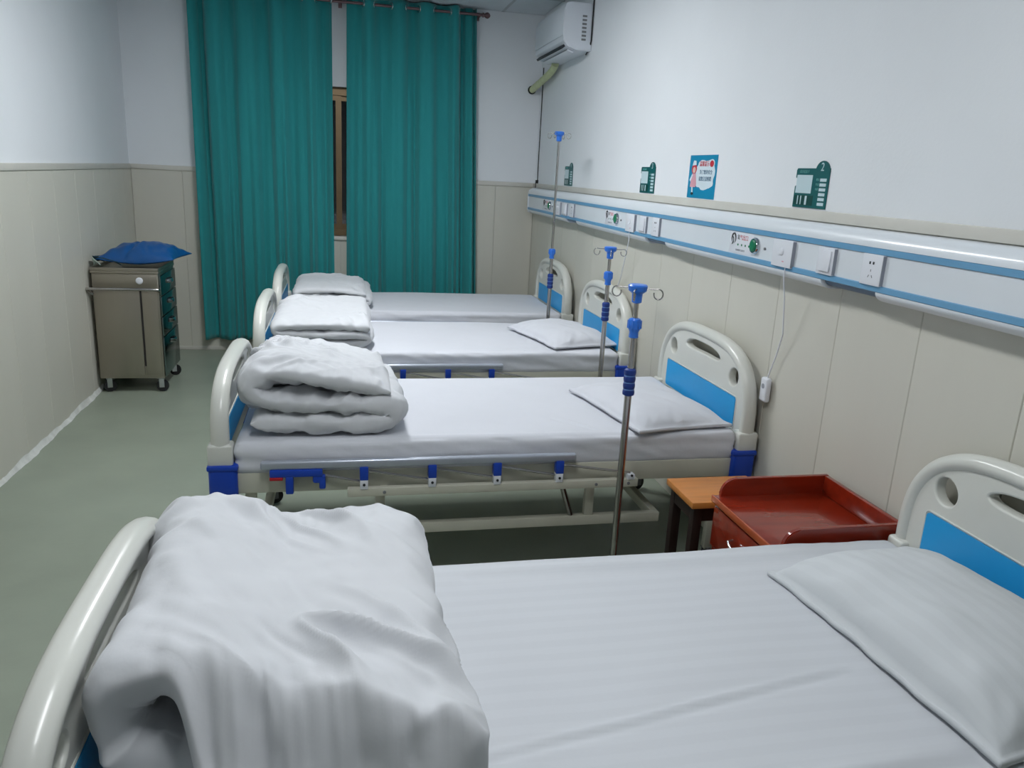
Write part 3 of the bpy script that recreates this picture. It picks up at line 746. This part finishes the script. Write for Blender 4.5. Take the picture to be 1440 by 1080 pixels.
# ------------------------------------------------------------------ mattresses with sheets
def mattress(yb, seed, label, z1, m, creases=(), amp=1.0):
    x0, x1 = BX0+.085, BX0+BL-.080
    y0, y1 = yb+.010, yb+.890
    t = thing('mattress', label, 'mattress', (x0, y0, .484))
    bm = bmesh.new(); box(bm, .01, x1-x0-.01, .012, y1-y0-.012, 0, z1-.484-.012, bev=.025, seg=3); done('mattress_core', bm, 'mattress', t)
    H = z1-.484
    def disp(P, n):
        top = ss(.2, .9, n.z) if n.length > .1 else 0
        wx, wy = P.x, P.y
        d = 0
        d += amp*.0045*nz(wx*2.2, wy*2.6, 0, seed)*top + amp*.0022*nz(wx*3, wy*11, 1, seed)*top
        if n.z <= .75 and n.length > .1:
            if abs(n.y) > .4: d += amp*(.006*nz(wx*4, P.z*30, 2, seed)+.003*nz(wx*16+P.z*40, P.z*20, 3, seed))
            if abs(n.x) > .4: d += amp*.005*nz(wy*6, P.z*30, 2, seed)
        for (ax, ay, bx, by, hh, ww) in creases:
            A = Vector((ax-x0, ay-y0)); B = Vector((bx-x0, by-y0)); D = B-A; q = Vector((wx, wy))-A
            tt = max(0, min(1, q.dot(D)/D.length_squared))
            C = D*tt; sd = (D.x*q.y-D.y*q.x)/D.length
            dist = (q-C).length
            f = math.exp(-(dist/ww)**2)*math.sin(PI*min(1, max(0, .1+tt*.8)))
            d += hh*f*top - .6*hh*math.exp(-((sd+ww*1.6)/ww)**2)*top*(1 if 0 < tt < 1 else 0)
        return P + (n if n.length > .1 else Vector((0, 0, 1)))*d
    bm = bmesh.new(); rounded_grid_box(bm, (0, 0, -.004), (x1-x0, y1-y0, H), .026, (190, 90, 12), disp)
    # tuck: keep the underside open so the sheet reads as cloth over a mattress
    dead = [f for f in bm.faces if all(v.co.z < -.0035+.002 for v in f.verts)]
    bmesh.ops.delete(bm, geom=dead, context='FACES')
    o = done('bed_sheet', bm, m, t, smooth=0)
    for p in o.data.polygons: p.use_smooth = True
    return t
mattress(.875, 1, 'mattress under a faintly striped white sheet on the nearest bed', .596, 'sheet1',
         creases=[(.20, 1.075, 1.02, 1.22, .006, .008), (.28, 1.70, 1.2, 1.69, .006, .02), (.5, .93, 1.1, .97, .008, .02)], amp=1.3)
mattress(2.66, 2, 'smooth white-sheeted mattress on the second bed from the camera', .602, 'white', creases=[(-.2, 2.70, 1.2, 2.705, .005, .012), (.85, 2.9, 1.0, 2.72, .005, .01)])
mattress(4.05, 3, 'white-sheeted mattress on the third bed from the camera', .602, 'white', creases=[(.5, 4.1, 1.0, 4.12, .006, .012)])
mattress(5.27, 4, 'white-sheeted mattress without pillow on the farthest bed', .602, 'white', creases=[(-.1, 5.3, 1.2, 5.31, .006, .015)])

# ------------------------------------------------------------------ quilts
def quilt(label, path, th, y0, y1, seed, deform=None, amp=1.0, ns=130, nv=74, pucker=1.0, near=None, endr=.10, hang=None):
    """a long folded quilt: `path` is its folded centre line seen from the aisle (x, z)"""
    # smooth the centre line with Catmull-Rom and resample
    P = [Vector((a, b)) for a, b in path]
    fine = []
    for i in range(len(P)-1):
        p0, p1, p2, p3 = P[max(i-1, 0)], P[i], P[i+1], P[min(i+2, len(P)-1)]
        for k in range(16):
            q = k/16
            fine.append(.5*((2*p1)+(-p0+p2)*q+(2*p0-5*p1+4*p2-p3)*q*q+(-p0+3*p1-3*p2+p3)*q**3))
    fine.append(P[-1])
    L = [0]
    for a, b in zip(fine, fine[1:]): L.append(L[-1]+(b-a).length)
    def at(s):
        s = max(0, min(L[-1]-1e-6, s)); i = 0
        lo, hi = 0, len(L)-1
        while hi-lo > 1:
            m_ = (lo+hi)//2
            if L[m_] <= s: lo = m_
            else: hi = m_
        i = lo
        q = (s-L[i])/(L[i+1]-L[i]); return fine[i]*(1-q)+fine[i+1]*q
    tot = L[-1]; bm = bmesh.new(); T = []; B = []
    cx = sum(p.x for p in P)/len(P); cy = (y0+y1)/2; cz = min(p.y for p in P)-th
    org = Vector((cx, cy, cz))
    for i in range(ns+1):
        s = tot*(.5-.5*math.cos(PI*i/ns))*.35+tot*i/ns*.65
        c = at(s); d = (at(s+.012)-at(s-.012)).normalized(); n = Vector((-d.y, d.x))
        es = min(s, tot-s)
        te = math.sqrt(max(0.02, 1-(1-min(1, es/(th*1.3)))**2))
        rt, rb = [], []
        for j in range(nv+1):
            v = j/nv; v = v*.7+.3*(.5-.5*math.cos(PI*v))
            yn = y0+(near(c, s/tot) if near else 0)
            y = yn+(y1-yn)*v
            ev = min(v, 1-v)*(y1-y0)
            tv = math.sqrt(max(0.03, 1-(1-min(1, ev/endr))**2))
            fl = nz(s*2.2, y*2.6, 0, seed)*.012 + nz(s*6, y*5, 3, seed)*.006
            # gathers that start at the seams (y ends) and die out inwards, of uneven width and length
            reach = .05+.09*abs(nz(s*5, 2, 6, seed))*2
            gth = nz(s*24+1.5*nz(s*5, y*3, 5, seed), y*2.0, 5, seed)+.5*nz(s*47, y*3, 15, seed)
            pk = pucker*.016*math.exp(-ev/reach)*gth
            # crisp creases wandering across the cloth
            wa = .35*nz(s*2.3, y*2.3, 20, seed); ca = s*.86+y*.5+wa*.4; cb = -s*.5+y*.86+wa*.3
            m1 = max(0, nz(s*3.1, y*3.1, 21, seed)+.12)*2.2; m2 = max(0, nz(s*2.7+4, y*3.3, 22, seed)+.10)*2.2
            dg = .021*m1*max(0, 1-abs(nz(ca*13, cb*2.6, 8, seed))*3.2)**2 - .010*m1*max(0, nz(ca*26, cb*4, 18, seed))
            dg += .018*m2*max(0, 1-abs(nz(cb*12, ca*2.4, 9, seed))*3.2)**2
            dg += .0045*nz(s*19, y*19, 30, seed) + .0045*nz(ca*34, cb*7, 33, seed)
            for side, R in ((1, rt), (-1, rb)):
                hgt = th*te*(.25+.75*tv)*(1 if tv > 0 else 0) + amp*(fl*.6+(pk+dg)*(.3+.7*te))*tv
                q = c+n*side*max(.002, hgt)
                yy = y + (.012*nz(s*3.5, 0, side, seed))*(1 if ev < .05 else .3)
                W = Vector((q.x, yy, q.y))
                W.z += amp*.006*nz(W.x*3, W.y*3, 4, seed)
                if deform: W = deform(W)
                W.z = max(W.z, (hang if hang else (lambda w_: .6075))(W))
                R.append(bm.verts.new(W-org))
        T.append(rt); B.append(rb)
    for i in range(ns):
        for j in range(nv):
            bm.faces.new((T[i][j], T[i+1][j], T[i+1][j+1], T[i][j+1])); bm.faces.new((B[i][j], B[i][j+1], B[i+1][j+1], B[i+1][j]))
    for i in range(ns):
        for j in (0, nv): bm.faces.new((T[i][j], T[i+1][j], B[i+1][j], B[i][j]))
    for j in range(nv):
        for i in (0, ns): bm.faces.new((T[i][j], T[i][j+1], B[i][j+1], B[i][j]))
    o = done('quilt', bm, 'quilt', None, smooth=0)
    for p in o.data.polygons: p.use_smooth = True
    o.location = org
    sm = o.modifiers.new('soft', 'SMOOTH'); sm.factor = .5; sm.iterations = 3
    tag(o, label, 'quilt', 'folded quilts at the foot of the beds')
    return o
# nearest bed: big loose fold, sagging in the middle, the near right part of its top layer drooping
def n1(c, q):
    if c.y > .70: return .185-.150*ss(-.27, -.15, c.x)-.05*ss(-.1, .15, c.x)
    return .16
def d1(W):
    W = W.copy()
    if W.z > .69:
        W.z -= .022*math.exp(-((W.x+.10)/.12)**2)*ss(1.2, 1.6, W.y)
        W.z += .018*math.exp(-((W.x+.31)/.09)**2)*ss(1.2, 1.6, W.y)
        W.z -= .012*ss(1.3, 1.6, W.y)*ss(0, -.3, W.x)
        e = 1.105-.42*(max(W.x, -.22)+.22); W.z -= .135*ss(e, e-.11, W.y)*ss(-.26, -.16, W.x)
        W.x += .018*ss(1.25, .9, W.y)*ss(.0, .15, W.x)
        gq = ss(-.24, -.12, W.x)*(math.exp(-(max(0, W.y-e+.02)/.045)**1.2) if W.y > e-.02 else 1)
        gg = nz(W.x*27+W.y*6, W.y*2.5, 51)+.45*nz(W.x*60+W.y*10, W.y*5, 52)
        W.z += .020*gg*gq; W.y -= .022*gg*gq
    return W
quilt('large rumpled white quilt folded over the foot of the nearest bed',
      [(.15, .645), (-.08, .640), (-.25, .650), (-.330, .700), (-.327, .772), (-.235, .796), (-.10, .765), (.04, .765), (.125, .750), (.168, .700)], .042, .885, 1.725, 11, deform=d1, near=n1, amp=1.3, pucker=1.35, ns=230, nv=150)
def d2(W):
    W = W.copy()
    if W.z > .66: W.z -= .055*ss(2.85, 3.5, W.y)*ss(.66, .76, W.z)
    return W
quilt('white quilt folded in three thick layers on the second bed',
      [(-.315, .655), (-.10, .645), (.10, .642), (.182, .662), (.168, .706), (.04, .712), (-.14, .716), (-.275, .738), (-.312, .795), (-.22, .832), (.0, .798), (.175, .762)], .038, 2.715, 3.50, 12, deform=d2, amp=1.25, pucker=1.5, ns=280, nv=110)
def d3(W):
    W = W.copy()
    if W.z > .65: W.z += .03*ss(4.15, 4.75, W.y)*ss(.65, .72, W.z)
    W.x += .03*ss(.0, -.3, W.x)*ss(4.2, 4.9, W.y)
    return W
quilt('white quilt folded into a flat square stack on the third bed',
      [(-.335, .636), (-.10, .634), (.10, .634), (.145, .660), (.09, .680), (-.15, .682), (-.315, .690), (-.325, .722), (-.22, .728), (.0, .728), (.152, .722)], .027, 4.09, 4.84, 13, deform=d3, amp=.8, pucker=1.0, ns=170, nv=80)
quilt('white quilt folded into a rounded stack on the farthest bed',
      [(-.315, .633), (-.10, .632), (.14, .632), (.195, .655), (.15, .675), (-.10, .676), (-.27, .680), (-.285, .712), (-.20, .722), (.0, .724), (.17, .700)], .025, 5.34, 6.08, 14, amp=.8, pucker=1.0, ns=150, nv=60)

# ------------------------------------------------------------------ pillows
def pillow(label, cx, cy, cz, lx, ly, h, rz, seed, m='white', tilt=(0, 0), flange=.014):
    n = 70; bm = bmesh.new(); T = []; B = []
    for i in range(n+1):
        rt, rb = [], []
        for j in range(n+1):
            u = -math.cos(PI*i/n)*.4+(-1+2*i/n)*.6; v = -math.cos(PI*j/n)*.4+(-1+2*j/n)*.6
            fx = 1+flange/lx*2; 
            px = u*lx/2*(1-.045*(1-u*u)*0-.035*(1-v*v)*0) ; py = v*ly/2
            px *= 1-.05*math.cos(v*PI/2); py *= 1-.04*math.cos(u*PI/2)      # sides draw in between the corners
            uu, vv = min(1, abs(u)/.955), min(1, abs(v)/.965)
            k = max(0, (1-uu**3.2))*max(0, (1-vv**3.2)); k = k**.52
            wr = .0045*nz(px*9, py*9, 0, seed)+.0035*nz(px*22+py*8, py*7, 1, seed)
            cr = .006*nz((abs(u)-abs(v))*6, (abs(u)+abs(v))*1.5, 3, seed)*ss(.5, .95, max(abs(u), abs(v)))
            zt = h*.80*k + (wr+cr)*1.3*ss(0, .3, k) + .006 + .006*max(0, nz(px*5+py*3, py*14, 7, seed))*ss(0, .4, k)
            zb = -.006
            ed = .006*nz(px*11, py*11, 5, seed)*(1-ss(0, .3, k)) 
            x_, y_ = px+ed, py-ed
            rt.append(bm.verts.new((x_, y_, zt+ed*.8))); rb.append(bm.verts.new((x_, y_, zb+ed*.4)))
        T.append(rt); B.append(rb)
    for i in range(n):
        for j in range(n):
            bm.faces.new((T[i][j], T[i+1][j], T[i+1][j+1], T[i][j+1])); bm.faces.new((B[i][j], B[i][j+1], B[i+1][j+1], B[i+1][j]))
    for i in range(n):
        for j in (0, n): bm.faces.new((T[i][j], T[i+1][j], B[i+1][j], B[i][j])); bm.faces.new((T[j][i], T[j][i+1], B[j][i+1], B[j][i]))
    o = done('pillow', bm, m, None, smooth=0)
    for p in o.data.polygons: p.use_smooth = True
    o.location = (cx, cy, cz); o.rotation_euler = (tilt[0], tilt[1], rz)
    return tag(o, label, 'pillow')
pillow('wide striped white pillow lying at the head of the nearest bed', 1.300, 1.262, .610, .455, .68, .145, math.radians(4), 21, 'pillow1')
pillow('soft white pillow at the head of the second bed', 1.270, 2.985, .618, .43, .62, .075, math.radians(9), 22)
pillow('white pillow on the third bed, behind a drip stand', 1.295, 4.43, .622, .42, .62, .085, math.radians(14), 23)

# ------------------------------------------------------------------ drip stands
def iv_stand(x, y, label, hub, collar, grip, lean=0.0, rot=.3):
    t = thing('drip_stand', label, 'drip stand', (x, y, 0), rz=rot)
    bm = bmesh.new(); cyl(bm, (0, 0, .085), (0, 0, grip[0]+.01), .0125, 16); done('lower_tube', bm, 'steel', t)
    bm = bmesh.new(); cyl(bm, (0, 0, grip[0]), (0, 0, hub-.03), .0080, 14); done('upper_tube', bm, 'steel', t)
    bm = bmesh.new(); cyl(bm, (0, 0, grip[1]-.01), (0, 0, collar[0]+.01), .0108, 14); done('middle_tube', bm, 'steel', t)
    bm = bmesh.new(); pr = [(.0128, grip[0])]; h = (grip[1]-grip[0])
    for k in range(4):
        a = grip[0]+h*k/4; pr += [(.0195, a+.004), (.0205, a+h/8), (.0195, a+h/4-.004), (.0172, a+h/4-.002)]
    pr += [(.0115, grip[1]+.002)]
    lathe(bm, (0, 0, 0), pr, 20); g = done('hand_grip', bm, 'grip_blue', t)
    bm = bmesh.new()
    for k in (1, 2, 3):
        a = grip[0]+h*k/4; lathe(bm, (0, 0, 0), [(.0185, a-.0022), (.0188, a), (.0185, a+.0022)], 20)
    done('grip_band', bm, 'grip_line', g)
    c0, c1 = collar
    bm = bmesh.new(); lathe(bm, (0, 0, 0), [(.0118, c0), (.0165, c0+.002), (.0150, c0+.020), (.0215, c0+.034), (.0225, c1-.010), (.018, c1-.003), (.009, c1)], 20)
    for k in range(10):
        a = 2*PI*k/10; cyl(bm, (.0205*math.cos(a), .0205*math.sin(a), c0+.032), (.0205*math.cos(a), .0205*math.sin(a), c1-.008), .0035, 6)
    done('height_collar', bm, 'hub_blue', t)
    bm = bmesh.new(); lathe(bm, (0, 0, hub), [(.0100, -.062), (.0165, -.058), (.0175, -.030), (.030, -.020), (.032, -.004), (.028, .0), (.001, .002)], 22); done('hook_hub', bm, 'hub_blue', t)
    for k in range(4):
        a = PI/4+k*PI/2; dx, dy = math.cos(a), math.sin(a)
        pts = [(dx*.025, dy*.025, hub-.012), (dx*.055, dy*.055, hub-.012), (dx*.068, dy*.068, hub-.010)]
        for q in range(1, 12):
            b = math.radians(90-q*26); pts.append((dx*(.068+.015*math.cos(b)), dy*(.068+.015*math.cos(b)), hub-.027+.017*math.sin(b)))
        bm = bmesh.new(); tube(bm, pts, .0023, 8); done('hook', bm, 'steel', t)
    bm = bmesh.new(); lathe(bm, (0, 0, 0), [(.020, .075), (.034, .080), (.034, .105), (.020, .115), (.014, .135)], 20); done('base_hub', bm, 'dark_red', t)
    for k in range(5):
        a = 2*PI*k/5+.35; dx, dy = math.cos(a), math.sin(a)
        bm = bmesh.new(); tube(bm, [(dx*.02, dy*.02, .092), (dx*.11, dy*.11, .085), (dx*.185, dy*.185, .072)], .0125, 10, r2=.010, up=(0, 0, 1)); l = done('base_leg', bm, 'steel', t)
        bm = bmesh.new(); castor(bm, dx*.182, dy*.182, .022, .021); done('castor', bm, ['dark_red', 'grey_plastic'], l)
iv_stand(.945, 2.38, 'short drip stand in front of the second bed', 1.222, (1.045, 1.112), (.846, .94), rot=.28)
iv_stand(1.342, 3.80, 'short drip stand between the second and third beds', 1.215, (1.020, 1.092), (.832, .93), rot=.5)
iv_stand(1.392, 5.11, 'tallest drip stand, between the third and farthest beds', 1.826, (1.008, 1.076), (.806, .905), rot=.1)

# ------------------------------------------------------------------ bedside cabinet
CX0, CX1, CY0, CY1, CT = 1.205, XR-PT-.030, 1.795, 2.185, .555
t = thing('bedside_cabinet', 'red-brown lacquered bedside cabinet with raised tray rim', 'cabinet', (CX0, CY0, 0))
Wc, Dc = CX1-CX0, CY1-CY0
for y in (0, Dc-.016):
    bm = bmesh.new(); box(bm, .012, Wc, y, y+.016, .03, CT-.018, bev=.001); done('side_panel', bm, 'wood_red', t)
bm = bmesh.new(); box(bm, Wc-.012, Wc, .016, Dc-.016, .03, CT-.018); done('back_panel', bm, 'wood_red', t)
bm = bmesh.new(); box(bm, .012, Wc-.012, .016, Dc-.016, .05, .066); done('bottom_panel', bm, 'wood_red', t)
bm = bmesh.new(); box(bm, .016, Wc-.012, .016, Dc-.016, .355, .371); done('shelf', bm, 'wood_red', t)
bm = bmesh.new(); box(bm, -.008, Wc, -.006, Dc+.006, CT-.018, CT, bev=.005, seg=3); done('top_panel', bm, 'wood_red', t)
bm = bmesh.new(); box(bm, -.010, -.002, -.006, Dc+.006, CT-.022, CT+.002, bev=.003, seg=2); done('top_edging', bm, 'wood_lit', t)
RH = .062
def rimprof(x0, x1):
    r = .055; out = [(x1, CT), (x1, CT+RH)]
    for k in range(9):
        a = math.radians(90+k*90/8); out.append((x0+r+r*math.cos(a), CT+RH-r*.95+r*.95*math.sin(a)))
    return out+[(x0, CT)]
for y in (-.004, Dc-.014):
    bm = bmesh.new(); poly(bm, rimprof(.015, Wc), lambda a, b, c: Vector((a, y+c, b)), .018)
    bmesh.ops.bevel(bm, geom=[e for e in bm.edges if abs(e.verts[0].co.y-e.verts[1].co.y) < 1e-6 and e.verts[0].co.z > CT+.001], offset=.003, segments=2, affect='EDGES')
    done('side_rim', bm, 'wood_red', t)
bm = bmesh.new(); box(bm, Wc-.018, Wc, .014, Dc-.014, CT, CT+RH, bev=.003, seg=2); done('back_rim', bm, 'wood_red', t)
bm = bmesh.new(); box(bm, -.004, .012, .010, Dc-.010, .385, .525, bev=.004); dr = done('drawer', bm, 'wood_red', t)
bm = bmesh.new(); tube(bm, [(-.003, Dc/2-.042, .468), (-.020, Dc/2-.040, .466), (-.026, Dc/2-.020, .460), (-.027, Dc/2, .458), (-.026, Dc/2+.020, .460), (-.020, Dc/2+.040, .466), (-.003, Dc/2+.042, .468)], .0042, 8); done('handle', bm, 'chrome', dr)
bm = bmesh.new(); box(bm, -.002, .012, .010, Dc-.010, .072, .348, bev=.004); dd = done('door', bm, 'wood_red', t)
bm = bmesh.new(); tube(bm, [(-.001, .05, .26), (-.022, .05, .258), (-.024, .05, .22), (-.022, .05, .182), (-.001, .05, .18)], .0042, 8); done('handle', bm, 'chrome', dd)
for x in (.03, Wc-.03):
    for y in (.03, Dc-.03):
        bm = bmesh.new(); castor(bm, x, y, .0165, .016); done('castor', bm, ['black', 'grey_plastic'], t)

# ------------------------------------------------------------------ stool
t = thing('wooden_stool', 'small dark-legged stool with orange wooden seat beyond the cabinet', 'stool', (1.165, 2.255, 0))
bm = bmesh.new(); box(bm, 0, .32, 0, .225, .474, .498, bev=.004, seg=2); done('seat', bm, 'wood_orange', t)
bm = bmesh.new()
box(bm, .02, .30, .018, .032, .42, .474); box(bm, .02, .30, .193, .207, .42, .474); box(bm, .018, .032, .032, .193, .42, .474); box(bm, .288, .302, .032, .193, .42, .474)
done('apron', bm, 'wood_dark', t)
for x in (.015, .27):
    for y in (.015, .178):
        bm = bmesh.new(); box(bm, x, x+.034, y, y+.032, 0, .474, bev=.003); done('leg', bm, 'wood_dark', t)
for y in (.022, .185):
    bm = bmesh.new(); box(bm, .049, .27, y, y+.018, .12, .15); done('stretcher', bm, 'wood_dark', t)

# ------------------------------------------------------------------ steel cart
KX0, KX1, KY0, KY1 = -1.563, -1.165, 5.44, 5.94
t = thing('treatment_cart', 'stainless steel treatment cart on castors in the left corner', 'cart', (KX0, KY0, 0))
Wk, Dk = KX1-KX0, KY1-KY0
bm = bmesh.new(); box(bm, 0, Wk, 0, Dk, .100, .800, bev=.004); done('body', bm, 'cart', t)
bm = bmesh.new(); box(bm, -.006, Wk+.006, -.006, Dk+.006, .800, .815, bev=.004); done('top', bm, 'cart', t)
bm = bmesh.new()
for a in ((.0, Wk, -.004, .002), (.0, Wk, Dk-.002, Dk+.004), (-.004, .002, 0, Dk), (Wk-.002, Wk+.004, 0, Dk)): box(bm, a[0], a[1], a[2], a[3], .815, .838, bev=.001)
done('top_rim', bm, 'cart', t)
bm = bmesh.new(); box(bm, .008, Wk*.705, -.008, -.0005, .125, .700, bev=.003); d_ = done('door', bm, 'cart', t)
bm = bmesh.new(); box(bm, Wk*.735, Wk-.008, -.008, -.0005, .125, .700, bev=.003); done('front_panel', bm, 'cart', t)
bm = bmesh.new(); box(bm, Wk*.705+.001, Wk*.735-.001, -.0035, .001, .185, .700); done('door_gap_shade', bm, 'cart_dark', t)  # dark strip filling the slit, its shade put into the colour
bm = bmesh.new(); box(bm, .008, Wk-.008, -.006, -.0005, .712, .792, bev=.003); done('front_rail', bm, 'cart', t)
bm = bmesh.new(); lathe(bm, (Wk*.72, -.006, .757), [(.012, .001), (.022, -.002), (.022, -.010), (.016, -.016), (.001, -.018)], 20, axis='Y'); done('round_knob', bm, 'plate', t)
bm = bmesh.new(); tube(bm, [(.0, -.004, .665), (-.022, -.03, .690), (-.022, -.052, .706), (-.012, -.062, .708), (.06, -.062, .708), (Wk-.02, -.062, .708), (Wk+.004, -.052, .706), (Wk+.006, -.03, .70), (Wk-.002, -.004, .69)], .0095, 12)
done('push_handle', bm, 'steel', t)
zz = [(.655, .785), (.520, .648), (.385, .513), (.110, .378)]
for z0, z1 in zz:
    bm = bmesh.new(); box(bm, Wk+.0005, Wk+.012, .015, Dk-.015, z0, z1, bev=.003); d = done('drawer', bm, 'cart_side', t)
    bm = bmesh.new(); zc = (z0+z1)/2+.01 if z1 < .9 and z0 > .2 else z1-.06
    pts = []
    for q in range(9):
        a = PI*q/8; pts.append((Wk+.012+.026*math.sin(a), Dk/2-.05*math.cos(a), zc))
    tube(bm, pts, .006, 8, r2=.014, up=(0, 0, 1)); done('pull', bm, 'chrome', d)
for x in (.035, Wk-.035):
    for y in (.035, Dk-.035):
        bm = bmesh.new(); castor(bm, x, y, .041, .040, turn=.5 if x < .1 else .2); done('castor', bm, ['black', 'chrome'], t)
# bundle on the cart
def bundle():
    bm = bmesh.new(); n = 44; T = []; B = []
    for i in range(n+1):
        rt, rb = [], []
        for j in range(n+1):
            u, v = -1+2*i/n, -1+2*j/n
            k = (max(0, 1-abs(u)**2.2)*max(0, 1-abs(v)**2.0))**.6
            px = u*.245*(1-.10*math.cos(v*PI/2)); py = v*.20*(1-.08*math.cos(u*PI/2))
            zt = .118*k*(1+.10*nz(u*2, v*2, 0, 31)) + .012*nz(u*5+v*2, v*3, 1, 31)*k**.3 - .020*math.exp(-((u+.12-.2*v)/.06)**2)*k
            lift = .022*u*u+ .012*max(0, u)
            rt.append(bm.verts.new((px, py, zt+.030+lift))); rb.append(bm.verts.new((px, py, .026+lift*.95-.020*k+(0 if k < .05 else 0))))
        T.append(rt); B.append(rb)
    for i in range(n):
        for j in range(n):
            bm.faces.new((T[i][j], T[i+1][j], T[i+1][j+1], T[i][j+1])); bm.faces.new((B[i][j], B[i][j+1], B[i+1][j+1], B[i+1][j]))
    for i in range(n):
        for j in (0, n): bm.faces.new((T[i][j], T[i+1][j], B[i+1][j], B[i][j])); bm.faces.new((T[j][i], T[j][i+1], B[j][i+1], B[j][i]))
    o = done('cushion', bm, 'bag', None, smooth=0)
    for p in o.data.polygons: p.use_smooth = True
    o.location = (-1.290, 5.70, .832); o.rotation_euler = (0, 0, -.12)
    tag(o, 'shiny blue cushion with pointed corners on top of the steel cart', 'cushion')
bundle()
t = thing('folded_cloth', 'dark teal cloth with pale lining left of the blue cushion', 'cloth', (-1.552, 5.462, .842))
def leaf(name, pts, m, dz):
    bm = bmesh.new(); n = 14; A = []
    a, b, c, d = [Vector(p) for p in pts]
    for i in range(n+1):
        row = []
        for j in range(9):
            u, v = i/n, j/8
            P = (a*(1-u)+b*u)*(1-v)+(d*(1-u)+c*u)*v
            P.z += .016*math.sin(PI*u)*v+.005*nz(u*4, v*4, 0, 41)
            row.append(bm.verts.new(P))
        A.append(row)
    for i in range(n):
        for j in range(8): bm.faces.new((A[i][j], A[i+1][j], A[i+1][j+1], A[i][j+1]))
    o = done(name, bm, m, t, smooth=60); s = o.modifiers.new('t', 'SOLIDIFY'); s.thickness = .004
leaf('outer_cloth', [(.0, .0, .066), (.15, -.015, .035), (.17, .015, .006), (.0, .03, .052)], 'cloth_dark', 0)
leaf('pale_lining', [(.002, -.01, .058), (.05, -.02, .016), (.045, .01, .006), (.0, .01, .006)], 'cloth_pale', 0)
leaf('fold', [(.0, .02, .062), (.01, .20, .05), (.015, .20, .006), (.0, .02, .006)], 'cloth_dark', 0)
